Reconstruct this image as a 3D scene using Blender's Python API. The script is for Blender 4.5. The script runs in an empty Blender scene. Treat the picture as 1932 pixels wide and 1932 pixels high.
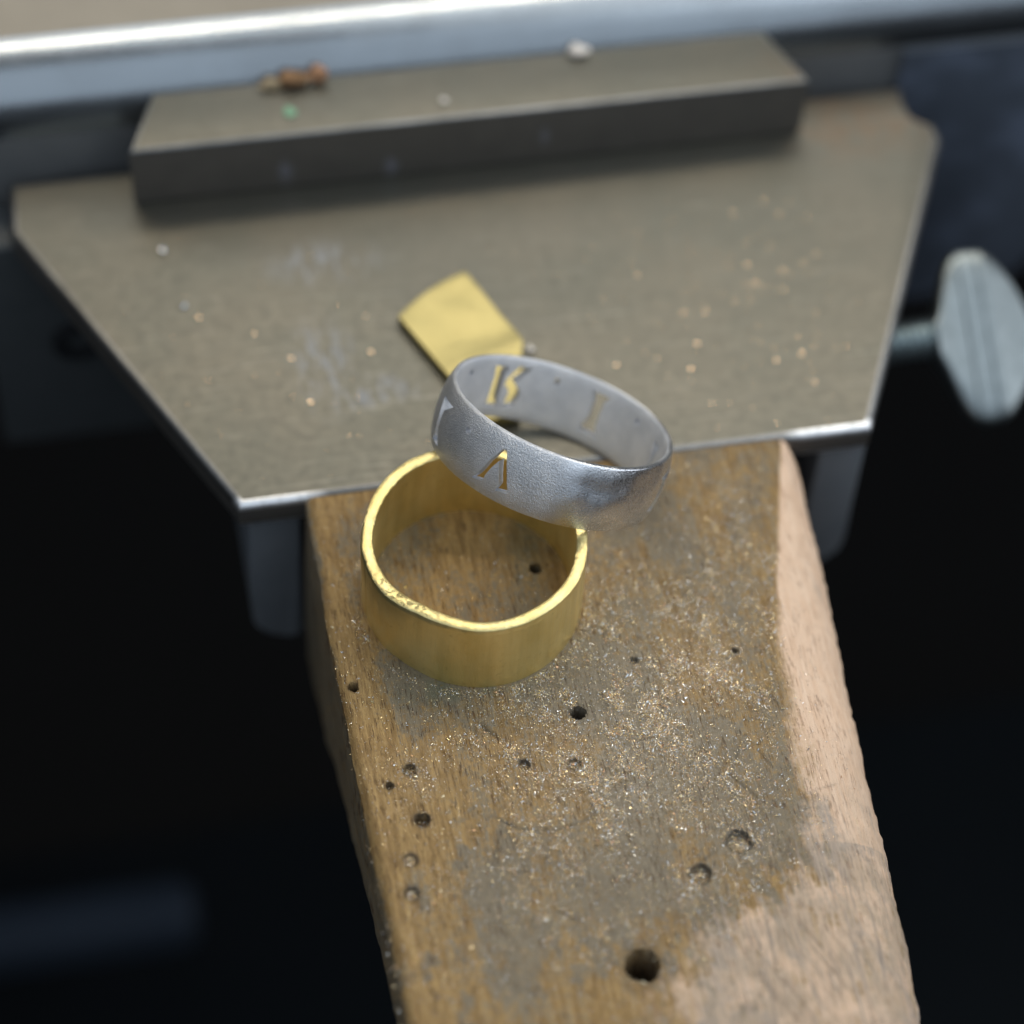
import bpy, bmesh, math, random
import numpy as np
from mathutils import Vector, Matrix

random.seed(7)
rng = np.random.default_rng(7)
S = bpy.context.scene
C = S.collection
S.unit_settings.system = 'METRIC'
S.unit_settings.scale_length = 0.001          # 1 unit = 1 mm
S.unit_settings.length_unit = 'MILLIMETERS'

# ------------------------------------------------------------------ camera
cam_d = bpy.data.cameras.new('camera')
cam = bpy.data.objects.new('camera', cam_d)
C.objects.link(cam)
pit, rol, yaw = math.radians(53.814), math.radians(4.557), math.radians(-14.561)
Fv = Vector((-math.sin(yaw), math.cos(yaw), 0)); Rv = Vector((math.cos(yaw), math.sin(yaw), 0)); Zv = Vector((0, 0, 1))
fw = math.cos(pit) * Fv - math.sin(pit) * Zv
up = math.sin(pit) * Fv + math.cos(pit) * Zv
R2 = math.cos(rol) * Rv + math.sin(rol) * up
U2 = -math.sin(rol) * Rv + math.cos(rol) * up
M = Matrix((R2, U2, -fw)).transposed().to_4x4()
M.translation = Vector((-43.118, -149.144, 204.323))
cam.matrix_world = M
cam_d.sensor_width = 360
cam_d.lens = 5140.647 / 1932 * 360
cam_d.clip_start = 5
cam_d.clip_end = 5000
cam_d.dof.use_dof = True
cam_d.dof.focus_distance = 239.5
APERTURE_RADIUS = 4.5
cam_d.dof.aperture_fstop = cam_d.lens * 1e-3 / (2 * APERTURE_RADIUS)
S.camera = cam

# ------------------------------------------------------------------ light
w = bpy.data.worlds.new('World')
S.world = w
w.use_nodes = True
w.node_tree.nodes['Background'].inputs[0].default_value = (0.78, 0.88, 1.0, 1)
w.node_tree.nodes['Background'].inputs[1].default_value = 0.06


def area(name, loc, target, sx, sy, power, col):
    d = bpy.data.lights.new(name, 'AREA')
    d.shape = 'RECTANGLE'; d.size = sx; d.size_y = sy
    d.energy = power; d.color = col
    o = bpy.data.objects.new(name, d); C.objects.link(o)
    o.location = loc
    o.rotation_euler = (Vector(target) - Vector(loc)).to_track_quat('-Z', 'Y').to_euler()
    return o


area('window_sky', (260, 190, 650), (20, 60, 0), 1700, 560, 4.8e6, (0.86, 0.94, 1.0))
area('window_front', (-120, -340, 450), (0, 0, 0), 1200, 690, 2.2e6, (0.74, 0.87, 1.0))
area('window_right', (680, -80, 230), (0, -10, 0), 520, 360, 1.5e6, (0.88, 0.94, 1.0))
area('window_warm', (60, 300, 545), (0, 20, 0), 900, 30, 1.9e6, (1.0, 0.86, 0.64))
S.view_settings.view_transform = 'Standard'
S.view_settings.look = 'None'
S.view_settings.exposure = 0.0
S.view_settings.gamma = 1.0
S.view_settings.use_curve_mapping = False
S.cycles.max_bounces = 8
S.cycles.sample_clamp_indirect = 6


# ------------------------------------------------------------------ helpers
def tag(o, label=None, cat=None, group=None, kind=None):
    if label: o['label'] = label
    if cat: o['category'] = cat
    if group: o['group'] = group
    if kind: o['kind'] = kind
    return o


def empty(name, loc, label, cat):
    o = bpy.data.objects.new(name, None); C.objects.link(o)
    o.location = loc
    o.empty_display_size = 5
    return tag(o, label, cat)


def link(name, me, mat, parent=None, smooth=None):
    """link a mesh whose vertices are in world mm; parents sit at plain translations"""
    o = bpy.data.objects.new(name, me)
    C.objects.link(o)
    for m in (mat if isinstance(mat, (list, tuple)) else [mat]):
        me.materials.append(m)
    if smooth is not None:
        for p in me.polygons: p.use_smooth = True
        me.set_sharp_from_angle(angle=math.radians(smooth))
    if parent is not None:
        o.parent = parent
        me.transform(Matrix.Translation(-parent.location))
    return o


def mesh_from_bm(bm, name):
    me = bpy.data.meshes.new(name)
    bmesh.ops.recalc_face_normals(bm, faces=bm.faces)
    bm.to_mesh(me); bm.free()
    return me


def recentre(o):
    """put a top-level mesh's origin at the middle of its base"""
    co = np.empty(len(o.data.vertices) * 3); o.data.vertices.foreach_get('co', co); co = co.reshape(-1, 3)
    mn, mx = co.min(0), co.max(0)
    v = Vector(((mn[0] + mx[0]) / 2, (mn[1] + mx[1]) / 2, mn[2]))
    o.data.transform(Matrix.Translation(-v))
    o.location = v
    return o


def prism(poly, z0, z1, bev=0.0, seg=3, flat=False):
    bm = bmesh.new()
    a = [bm.verts.new((x, y, z0)) for x, y in poly]
    b = [bm.verts.new((x, y, z1)) for x, y in poly]
    n = len(poly)
    bm.faces.new(a[::-1]); bm.faces.new(b)
    for i in range(n):
        bm.faces.new((a[i], a[(i + 1) % n], b[(i + 1) % n], b[i]))
    if bev:
        bmesh.ops.bevel(bm, geom=[e for e in bm.edges if not flat or abs(e.verts[0].co.z - e.verts[1].co.z) < 1e-4], offset=bev, segments=seg, profile=0.5, affect='EDGES', clamp_overlap=True)
        if flat:
            bm.normal_update()
            for f in bm.faces:
                if 0.12 < abs(f.normal.z) < 0.985: f.material_index = 1
                elif abs(f.normal.z) <= 0.12: f.material_index = 2
    return bm


def swap(bm, f):
    for v in bm.verts: v.co = Vector(f(v.co))
    return bm


_lat = {}


def vnoise(x, y, sx, sy, seed):
    """smooth value noise, -1..1, with feature sizes sx, sy"""
    if seed not in _lat: _lat[seed] = np.random.default_rng(seed).uniform(-1, 1, (256, 256))
    L = _lat[seed]
    u = np.asarray(x) / sx + 1000.3; v = np.asarray(y) / sy + 1000.7
    i = np.floor(u).astype(int); j = np.floor(v).astype(int)
    fu = u - i; fv = v - j
    fu = fu * fu * (3 - 2 * fu); fv = fv * fv * (3 - 2 * fv)
    i0, i1, j0, j1 = i % 256, (i + 1) % 256, j % 256, (j + 1) % 256
    return (L[i0, j0] * (1 - fu) + L[i1, j0] * fu) * (1 - fv) + (L[i0, j1] * (1 - fu) + L[i1, j1] * fu) * fv


def fbm(x, y, sx, sy, seed, octaves=4):
    t = 0; a = 1; s = 0
    for k in range(octaves):
        t = t + a * vnoise(x, y, sx / 2 ** k, sy / 2 ** k, seed + k); s += a; a *= 0.55
    return t / s


def sstep(a, b, x):
    t = np.clip((x - a) / (b - a), 0, 1)
    return t * t * (3 - 2 * t)


# ------------------------------------------------------------------ materials
class NT:
    def __init__(s, name):
        s.m = bpy.data.materials.new(name); s.m.use_nodes = True
        s.t = s.m.node_tree; s.b = s.t.nodes['Principled BSDF']
        s.tc = s.t.nodes.new('ShaderNodeTexCoord').outputs['Object']

    def set(s, node, sock, v):
        i = node.inputs[sock]
        if hasattr(v, 'is_output') and v.is_output: s.t.links.new(v, i)
        elif isinstance(v, (tuple, list)) and len(v) == 3 and i.type == 'RGBA': i.default_value = (*v, 1)
        else: i.default_value = v

    def P(s, **k):
        for a, v in k.items(): s.set(s.b, a.replace('_', ' '), v)
        return s

    def map(s, scale=(1, 1, 1), rot=(0, 0, 0), loc=(0, 0, 0), src=None):
        n = s.t.nodes.new('ShaderNodeMapping')
        s.t.links.new(src or s.tc, n.inputs[0])
        n.inputs['Location'].default_value = loc
        n.inputs['Scale'].default_value = scale; n.inputs['Rotation'].default_value = rot
        return n.outputs[0]

    def noise(s, scale, detail=4, rough=0.55, vec=None, dist=0.0):
        n = s.t.nodes.new('ShaderNodeTexNoise')
        s.t.links.new(vec or s.tc, n.inputs['Vector'])
        n.inputs['Scale'].default_value = scale; n.inputs['Detail'].default_value = detail
        n.inputs['Roughness'].default_value = rough; n.inputs['Distortion'].default_value = dist
        return n.outputs[0]

    def voro(s, scale, vec=None, out='Distance', rand=1.0):
        n = s.t.nodes.new('ShaderNodeTexVoronoi')
        s.t.links.new(vec or s.tc, n.inputs['Vector'])
        n.inputs['Scale'].default_value = scale; n.inputs['Randomness'].default_value = rand
        return n.outputs[out]

    def ramp(s, v, a, b, lo=0.0, hi=1.0):
        n = s.t.nodes.new('ShaderNodeMapRange'); n.interpolation_type = 'SMOOTHSTEP'
        s.set(n, 0, v)
        for i, q in zip((1, 2, 3, 4), (a, b, lo, hi)): n.inputs[i].default_value = q
        return n.outputs[0]

    def math(s, op, a, b=0.0, clamp=False):
        n = s.t.nodes.new('ShaderNodeMath'); n.operation = op; n.use_clamp = clamp
        s.set(n, 0, a); s.set(n, 1, b)
        return n.outputs[0]

    def mix(s, f, a, b, mode='MIX'):
        n = s.t.nodes.new('ShaderNodeMix'); n.data_type = 'RGBA'; n.blend_type = mode
        s.set(n, 0, f); s.set(n, 6, a); s.set(n, 7, b)
        return n.outputs[2]

    def attr(s, name):
        n = s.t.nodes.new('ShaderNodeAttribute'); n.attribute_name = name
        return n.outputs['Fac']

    def bump(s, h, dist=0.05, strength=1.0, base=None):
        n = s.t.nodes.new('ShaderNodeBump')
        n.inputs['Strength'].default_value = strength; n.inputs['Distance'].default_value = dist
        s.t.links.new(h, n.inputs['Height'])
        if base is not None: s.t.links.new(base, n.inputs['Normal'])
        s.t.links.new(n.outputs[0], s.b.inputs['Normal'])
        return n.outputs[0]

    def xyz(s, src=None):
        n = s.t.nodes.new('ShaderNodeSeparateXYZ'); s.t.links.new(src or s.tc, n.inputs[0])
        return n.outputs

    def blob(s, x, y, rx, ry, soft=1.0):
        """1 inside an ellipse about (x, y) in object space, falling to 0 outside"""
        mp = s.map(scale=(1 / rx, 1 / ry, 0), loc=(-x / rx, -y / ry, 0))
        n = s.t.nodes.new('ShaderNodeVectorMath'); n.operation = 'LENGTH'
        s.t.links.new(mp, n.inputs[0])
        return s.ramp(n.outputs['Value'], 1.0 + soft * 0.3, 1.0 - soft * 0.9)


def mat_plate():
    t = NT('worn_tool_steel')
    m1 = t.noise(0.09, 5, 0.6); m2 = t.noise(0.9, 6, 0.7); sc1 = t.noise(1.0, 4, 0.6, vec=t.map(scale=(0.12, 3.2, 1), rot=(0, 0, 0.35)))
    c = t.mix(t.ramp(m1, 0.35, 0.68), (0.126, 0.122, 0.102), (0.143, 0.133, 0.109))
    c = t.mix(t.ramp(m2, 0.45, 0.75, 0, 0.2), c, (0.095, 0.092, 0.078))
    c = t.mix(t.ramp(sc1, 0.58, 0.72, 0, 0.35), c, (0.30, 0.285, 0.25))
    # brownish rub beside the bar, grey-blue scuffs on the left
    br = t.math('MULTIPLY', t.blob(40, 20, 12, 6), t.ramp(t.noise(0.5, 3), 0.35, 0.6))
    c = t.mix(t.math('MULTIPLY', br, 0.55), c, (0.17, 0.11, 0.07))
    sm = t.math('MAXIMUM', t.blob(-20.0, -4.5, 3.4, 6.5), t.blob(-16.2, -8.4, 5.5, 2.2))
    sm = t.math('MAXIMUM', sm, t.blob(-18.0, 8.5, 6.0, 3.0))
    st = t.noise(0.7, 4, 0.65, vec=t.map(scale=(1.6, 0.55, 1), rot=(0, 0, 0.5)))
    sm = t.math('MULTIPLY', sm, t.ramp(st, 0.44, 0.66))
    c = t.mix(t.math('MULTIPLY', sm, 0.65), c, (0.25, 0.26, 0.285))
    t.P(Base_Color=c, Metallic=t.ramp(sm, 0, 1, 0.8, 0.1), Roughness=t.ramp(m2, 0.3, 0.75, 0.42, 0.52))
    t.bump(t.math('ADD', t.noise(7, 4, 0.7), t.math('MULTIPLY', t.noise(0.5, 4), 0.8)), 0.02, 0.5)
    return t.m


def mat_dark_steel(name='dark_cast_steel', a=(0.14, 0.155, 0.175), b=(0.20, 0.21, 0.225), metal=0.3, rough=0.55):
    t = NT(name)
    c = t.mix(t.noise(0.35, 5, 0.6), a, b)
    c = t.mix(t.ramp(t.noise(1.4, 4), 0.6, 0.75, 0, 0.4), c, (0.16, 0.15, 0.14))
    t.P(Base_Color=c, Metallic=metal, Roughness=rough)
    t.bump(t.noise(4, 4), 0.05, 0.6)
    return t.m


def mat_chrome_rail():
    t = NT('polished_steel_rail')
    st = t.noise(1.0, 5, 0.65, vec=t.map(scale=(0.25, 1.2, 1.2)))
    c = t.mix(t.ramp(t.noise(0.08, 3), 0.35, 0.7), (0.33, 0.355, 0.38), (0.29, 0.31, 0.33))
    c = t.mix(t.ramp(st, 0.6, 0.8, 0, 0.15), c, (0.20, 0.19, 0.17))
    t.P(Base_Color=c, Metallic=0.95, Roughness=t.ramp(st, 0.3, 0.7, 0.20, 0.27))
    t.bump(t.noise(0.6, 3, 0.5), 0.03, 0.3)
    return t.m


def mat_paint():
    t = NT('blue_black_paint')
    c = t.mix(t.ramp(t.noise(0.16, 4), 0.4, 0.68), (0.065, 0.077, 0.10), (0.105, 0.125, 0.17))
    t.P(Base_Color=c, Roughness=0.42, Metallic=0.0)
    t.bump(t.noise(1.5, 4), 0.06, 0.6)
    return t.m


def mat_zinc(name='zinc_plated_steel', k=1.0):
    t = NT(name)
    c = t.mix(t.noise(0.7, 5, 0.65), (0.13 * k, 0.15 * k, 0.155 * k), (0.27 * k, 0.30 * k, 0.31 * k))
    t.P(Base_Color=c, Metallic=0.9, Roughness=0.34)
    t.bump(t.noise(3.5, 4), 0.04, 0.6)
    return t.m


def mat_gold():
    t = NT('satin_yellow_gold')
    x = t.xyz()
    big = t.noise(0.22, 3)
    vert = t.noise(1.0, 4, 0.6, vec=t.map(scale=(5, 5, 0.25)))
    c = t.mix(t.ramp(big, 0.35, 0.65), (0.92, 0.73, 0.30), (0.97, 0.81, 0.39))
    c = t.mix(t.ramp(t.noise(1.6, 5, 0.75), 0.55, 0.75, 0, 0.40), c, (0.46, 0.35, 0.12))
    rimf = t.ramp(t.attr('filed'), 0.0, 0.3)
    c = t.mix(t.math('MULTIPLY', rimf, t.ramp(t.noise(1.8, 4, 0.7), 0.3, 0.7, 0.25, 0.6)), c, (0.62, 0.52, 0.27))
    pits = t.math('MULTIPLY', t.ramp(t.attr('filed'), 0.45, 1.0), t.ramp(t.noise(2.2, 5, 0.75), 0.50, 0.62))
    band = t.noise(1.0, 2, 0.5, vec=t.map(scale=(0.55, 0.55, 0.04)))
    c = t.mix(t.ramp(band, 0.35, 0.65, 0.0, 0.35), c, (0.60, 0.47, 0.16))
    c = t.mix(t.math('MULTIPLY', pits, 0.55), c, (0.22, 0.16, 0.06))
    t.P(Base_Color=c, Metallic=t.math('ADD', 0.88, t.math('MULTIPLY', t.attr('filed'), 0.12)), Roughness=t.math('ADD', t.ramp(vert, 0.3, 0.7, 0.30, 0.46), t.math('MULTIPLY', t.attr('filed'), 0.06)))
    h = t.math('ADD', t.math('MULTIPLY', vert, 0.25), t.math('MULTIPLY', t.noise(1.1, 4), 0.5))
    h = t.math('ADD', h, t.math('MULTIPLY', t.noise(16, 2), 0.12))
    h = t.math('SUBTRACT', h, t.math('MULTIPLY', pits, 0.6))
    h = t.math('ADD', h, t.math('MULTIPLY', t.math('MULTIPLY', rimf, t.noise(1.5, 4, 0.65)), 0.8))
    t.bump(h, 0.10, 0.8)
    return t.m


def mat_sheet_gold():
    t = NT('brushed_gold_sheet')
    c = t.mix(t.noise(0.35, 4), (0.39, 0.33, 0.145), (0.46, 0.39, 0.18))
    c = t.mix(t.ramp(t.noise(0.9, 4), 0.58, 0.75, 0, 0.4), c, (0.33, 0.26, 0.11))
    t.P(Base_Color=c, Metallic=1.0, Roughness=0.50)
    t.bump(t.math('ADD', t.math('MULTIPLY', t.noise(0.16, 1), 4.0), t.math('MULTIPLY', t.noise(0.9, 4), 0.4)), 0.20, 0.8)
    return t.m


def mat_silver():
    t = NT('matte_silver')
    pol = t.attr('polish')
    fine = t.noise(6.5, 3, 0.7)
    streak = t.noise(1.0, 4, 0.6, vec=t.map(scale=(3, 3, 9)))
    c = t.mix(t.ramp(t.noise(0.5, 4), 0.35, 0.65), (0.67, 0.685, 0.73), (0.78, 0.79, 0.83))
    c = t.mix(t.ramp(t.noise(3, 5, 0.7), 0.6, 0.8, 0, 0.3), c, (0.40, 0.40, 0.43))
    r = t.math('ADD', t.ramp(fine, 0.3, 0.7, 0.36, 0.52), t.math('MULTIPLY', pol, -0.14))
    r = t.math('ADD', r, t.math('MULTIPLY', t.attr('inner'), 0.10))
    t.P(Base_Color=c, Metallic=t.math('SUBTRACT', 1.0, t.math('MULTIPLY', t.attr('inner'), 0.5)), Roughness=r)
    grain = t.math('MULTIPLY', fine, t.math('SUBTRACT', 0.62, t.math('MULTIPLY', pol, 0.45)))
    facet = t.math('MULTIPLY', t.noise(0.27, 1, 0.3), t.math('MULTIPLY', pol, 5.0))
    h = t.math('ADD', grain, facet)
    h = t.math('ADD', h, t.math('MULTIPLY', streak, 0.15))
    t.bump(h, 0.18, 1.0)
    return t.m


def mat_wood():
    t = NT('used_beech')
    worn, grime, cut, green_tone = t.attr('worn'), t.attr('grime'), t.attr('cut'), t.attr('green_tone')
    streak = t.noise(1.0, 5, 0.62, vec=t.map(scale=(2.4, 0.22, 1.2), rot=(0, 0, 0.03)))
    fine = t.noise(1.0, 4, 0.7, vec=t.map(scale=(9, 1.1, 9), rot=(0, 0, 0.03)))
    blot = t.noise(0.35, 6, 0.7)
    c = t.mix(t.ramp(streak, 0.32, 0.68), (0.24, 0.142, 0.05), (0.42, 0.27, 0.108))
    c = t.mix(t.ramp(fine, 0.48, 0.72, 0, 0.75), c, (0.15, 0.092, 0.042))
    c = t.mix(t.ramp(blot, 0.55, 0.75, 0, 0.45), c, (0.52, 0.35, 0.17))
    # grey dirt worked into the grain
    gm = t.math('ADD', grime, t.math('MULTIPLY', t.math('SUBTRACT', streak, 0.5), 1.3))
    gm = t.math('ADD', gm, t.math('MULTIPLY', t.math('SUBTRACT', fine, 0.5), 0.9))
    gm = t.math('MULTIPLY', gm, t.ramp(t.noise(2.0, 4, 0.7), 0.25, 0.7, 0.6, 1.25))
    gm = t.math('ADD', gm, t.math('MULTIPLY', t.math('SUBTRACT', t.noise(1.1, 6, 0.75), 0.5), 1.3))
    g = t.ramp(gm, 0.22, 0.80, 0, 0.84)
    gcol = t.mix(t.noise(0.6, 4), (0.115, 0.104, 0.085), (0.25, 0.214, 0.155))
    c = t.mix(g, c, gcol)
    c = t.mix(t.math('MULTIPLY', green_tone, 0.75), c, (0.12, 0.135, 0.09))
    du = t.math('MULTIPLY', t.attr('dust'), t.ramp(t.noise(2.2, 5, 0.75), 0.38, 0.68))
    c = t.mix(t.math('MULTIPLY', du, 0.75, True), c, (0.36, 0.30, 0.225))
    # freshly filed pink wood
    pk = t.mix(t.ramp(streak, 0.3, 0.7), (0.72, 0.49, 0.335), (0.80, 0.585, 0.43))
    pk = t.mix(t.ramp(fine, 0.55, 0.8, 0, 0.35), pk, (0.55, 0.36, 0.25))
    pk = t.mix(t.ramp(t.noise(1.3, 5, 0.7), 0.55, 0.75, 0, 0.35), pk, (0.50, 0.42, 0.36))
    pk = t.mix(t.math('MULTIPLY', g, t.ramp(grime, 0.25, 0.7, 0.0, 0.85)), pk, (0.27, 0.25, 0.235))
    wm = t.math('ADD', worn, t.math('MULTIPLY', t.math('SUBTRACT', t.noise(1.3, 6, 0.75), 0.5), 0.9))
    low = t.attr('low')
    scr = t.noise(1.0, 4, 0.65, vec=t.map(scale=(2.0, 0.12, 1.0), rot=(0, 0, 0.45)))
    tan = t.mix(t.ramp(scr, 0.35, 0.65), (0.30, 0.245, 0.19), (0.58, 0.42, 0.29))
    pk = t.mix(t.math('MULTIPLY', low, t.ramp(t.noise(0.28, 6, 0.7), 0.34, 0.62, 0.15, 0.9)), pk, tan)
    wm = t.math('ADD', wm, t.math('MULTIPLY', low, t.math('MULTIPLY', t.math('SUBTRACT', t.math('ADD', scr, t.noise(0.45, 5, 0.7)), 1.0), 3.0)))
    c = t.mix(t.ramp(wm, 0.12, 0.88), c, pk)
    # short dark pores of the beech
    v = t.map(scale=(2.6, 0.42, 1.0), rot=(0, 0, 0.035))
    cell = t.voro(1.0, vec=v, out='Distance')
    colr = t.voro(1.0, vec=v, out='Color')
    pick = t.ramp(t.xyz(colr)[0], 0.50, 0.52)
    vl = t.map(scale=(26, 1.7, 1.0), rot=(0, 0, 0.035))
    line = t.math('MULTIPLY', t.ramp(t.noise(0.35, 2, 0.5, vec=vl), 0.60, 0.66), t.ramp(t.noise(0.5, 2), 0.38, 0.55))
    lw = t.math('MULTIPLY', line, t.math('SUBTRACT', 0.75, t.math('MULTIPLY', worn, 0.5)))
    c = t.mix(lw, c, t.mix(worn, (0.10, 0.045, 0.02), (0.42, 0.19, 0.10)))
    # diagonal saw scratches on the front right part
    c = t.mix(t.math('MULTIPLY', low, t.ramp(scr, 0.52, 0.64, 0, 0.7)), c, (0.25, 0.21, 0.18))
    c = t.mix(t.math('MULTIPLY', low, t.ramp(scr, 0.40, 0.32, 0, 0.5)), c, (0.82, 0.60, 0.40))
    c = t.mix(t.math('MULTIPLY', cut, 0.9), c, (0.035, 0.031, 0.028))
    t.P(Base_Color=c, Roughness=t.ramp(g, 0, 0.8, 0.62, 0.5), Specular_IOR_Level=0.35)
    h = t.math('ADD', t.math('MULTIPLY', fine, 0.5), t.math('MULTIPLY', t.noise(6, 4, 0.7), 0.45))
    h = t.math('SUBTRACT', h, t.math('MULTIPLY', line, 0.6))
    h = t.math('ADD', h, t.math('MULTIPLY', blot, 0.8))
    h = t.math('ADD', h, t.math('MULTIPLY', t.math('MULTIPLY', low, scr), 1.6))
    t.bump(h, 0.17, 1.0)
    return t.m


def mat_simple(name, a, b, rough=0.6, metal=0.0, sc=1.0, bd=0.05, spec=0.5):
    t = NT(name)
    t.P(Base_Color=t.mix(t.noise(sc, 4), a, b), Roughness=rough, Metallic=metal, Specular_IOR_Level=spec)
    t.bump(t.noise(sc * 4, 4), bd, 0.6)
    return t.m


M_PLATE = mat_plate(); M_DARK = mat_dark_steel(); M_RAIL = mat_chrome_rail(); M_PAINT = mat_paint()
M_BAR = M_PLATE
M_CHEEK = mat_dark_steel('oily_dark_steel', (0.055, 0.062, 0.065), (0.085, 0.09, 0.095), 0.3, 0.6)
M_ZINC = mat_zinc(); M_THREAD = mat_zinc('lit_thread_zinc', 2.1); M_GOLD = mat_gold(); M_SHEET = mat_sheet_gold(); M_SILVER = mat_silver(); M_WOOD = mat_wood()  # thread is a brightened zinc copy, standing in for light on the shaft
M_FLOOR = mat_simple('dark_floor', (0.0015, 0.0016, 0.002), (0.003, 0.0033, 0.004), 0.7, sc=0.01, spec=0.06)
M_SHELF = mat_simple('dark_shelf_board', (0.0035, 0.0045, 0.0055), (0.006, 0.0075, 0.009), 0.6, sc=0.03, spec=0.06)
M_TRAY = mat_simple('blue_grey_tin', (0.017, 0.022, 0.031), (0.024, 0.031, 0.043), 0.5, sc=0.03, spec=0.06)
M_FG = mat_simple('gold_filing', (0.86, 0.66, 0.34), (0.97, 0.86, 0.64), 0.20, 1.0, sc=3)
M_FS = mat_simple('silver_filing', (0.88, 0.89, 0.9), (0.95, 0.95, 0.96), 0.18, 1.0, sc=3)
M_FC = mat_simple('copper_filing', (0.85, 0.45, 0.25), (0.9, 0.6, 0.36), 0.28, 1.0, sc=3)
M_SP = mat_simple('copper_speck', (0.92, 0.60, 0.36), (0.98, 0.78, 0.52), 0.20, 1.0, sc=3)
M_FB = mat_simple('wood_dust', (0.50, 0.36, 0.22), (0.68, 0.52, 0.36), 0.8, sc=3)

M_FACE = mat_simple('dull_rail_face', (0.13, 0.135, 0.14), (0.19, 0.19, 0.19), 0.55, 0.2, sc=0.3)
M_TOP = mat_simple('dull_bench_top', (0.21, 0.185, 0.15), (0.29, 0.26, 0.215), 0.5, 0.4, sc=0.15)
def mat_side():
    t = NT('side_shading_steel')
    c = t.mix(t.noise(0.35, 5, 0.6), (0.14, 0.13, 0.12), (0.205, 0.188, 0.17))  # shading of the upright faces is set by this separate steel tone
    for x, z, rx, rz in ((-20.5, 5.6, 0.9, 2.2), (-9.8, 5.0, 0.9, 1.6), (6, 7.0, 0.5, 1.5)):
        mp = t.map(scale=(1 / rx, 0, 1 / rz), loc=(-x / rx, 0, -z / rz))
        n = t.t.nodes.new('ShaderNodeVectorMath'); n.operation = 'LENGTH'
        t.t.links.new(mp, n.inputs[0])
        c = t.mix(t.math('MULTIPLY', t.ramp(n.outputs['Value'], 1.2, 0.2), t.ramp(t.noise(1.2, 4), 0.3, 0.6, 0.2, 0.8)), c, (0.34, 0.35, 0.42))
    t.P(Base_Color=c, Metallic=0.75, Roughness=0.5)
    t.bump(t.noise(4, 4), 0.05, 0.6)
    return t.m


M_SIDE = mat_side()
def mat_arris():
    t = NT('rubbed_arris_painted_glint')
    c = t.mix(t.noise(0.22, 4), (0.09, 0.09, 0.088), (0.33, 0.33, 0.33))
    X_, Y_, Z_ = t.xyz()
    end_glint = t.math('MULTIPLY', t.ramp(t.math('ABSOLUTE', X_), 21.5, 24.5), t.ramp(Y_, -18.6, -19.4))
    c = t.mix(t.math('MULTIPLY', end_glint, t.ramp(t.noise(0.9, 3), 0.3, 0.55, 0.6, 1.0)), c, (0.90, 0.90, 0.92))  # highlight at both ends of the front edge, painted in as near-white steel
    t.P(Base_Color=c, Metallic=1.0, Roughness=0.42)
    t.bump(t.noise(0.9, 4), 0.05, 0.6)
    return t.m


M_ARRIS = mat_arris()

# ------------------------------------------------------------------ setting
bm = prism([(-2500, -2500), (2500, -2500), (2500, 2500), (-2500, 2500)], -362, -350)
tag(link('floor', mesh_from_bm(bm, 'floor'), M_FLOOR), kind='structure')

# bench rail behind the anvil: rounded steel nosing over a dark painted apron
rail = empty('bench_rail', (0, 60, -40), 'rounded shiny steel bench edge running across behind the anvil', 'bench edge')
prof = []
cy, cz, rr = 52.8, 4.0, 7.0
for k in range(25):
    a = math.radians(90 - 90 * k / 24)
    prof.append((cy - rr * math.cos(a), cz + rr * math.sin(a)))
prof = [(170, 11.0)] + prof + [(cy - rr, -24.0), (170, -24.0)]
bm = bmesh.new()
xs = np.linspace(-220, 220, 45)
rings = []
for x in xs:
    rings.append([bm.verts.new((x, y, z)) for y, z in prof])
n = len(prof)
for a, b in zip(rings[:-1], rings[1:]):
    for i in range(n):
        f = bm.faces.new((a[i], a[(i + 1) % n], b[(i + 1) % n], b[i]))
        if i == 0: f.material_index = 1
        if i == 25: f.material_index = 2
bm.faces.new(rings[0]); bm.faces.new(rings[-1][::-1])
link('steel_nosing', mesh_from_bm(bm, 'steel_nosing'), [M_RAIL, M_TOP, M_FACE], rail, 40)
# apron: board whose right-hand lower corner is rounded (outline in x-z)
out = [(45.9, 3.6), (45.9, -37), (58, -37)]
for k in range(7):
    a = math.radians(-90 + 90 * k / 6)
    out.append((60 + 8 * math.cos(a), -29 + 8 * math.sin(a)))
out += [(68.5, -24), (68.5, 3.6)]
bm = swap(prism(out, 0, 0.6, 0.15, 2), lambda c: (c.x, 45.75 - c.z, c.y))
link('apron_board', mesh_from_bm(bm, 'apron_board'), M_PAINT, rail, 40)

# things lost in the dark under the bench
bm = swap(prism([(-420, -24), (420, -24), (420, 0), (-420, 0)], 0, 220, 2, 2), lambda c: (c.x, c.z, c.y))
swap(bm, lambda c: (c.x * 0.99 - 0.12 * c.y, c.y + 0.02 * c.x, c.z))
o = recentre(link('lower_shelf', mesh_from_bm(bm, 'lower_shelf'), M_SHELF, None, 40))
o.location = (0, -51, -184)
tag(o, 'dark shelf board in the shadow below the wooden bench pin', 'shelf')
bm = prism([(-140, -4), (0, -4), (0, 4), (-140, 4)], 0, 10, 3, 4)
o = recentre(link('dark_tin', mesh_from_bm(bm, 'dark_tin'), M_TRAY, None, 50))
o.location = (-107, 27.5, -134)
tag(o, 'long blue-grey tin out of focus in the dark at lower left', 'tin')

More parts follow.
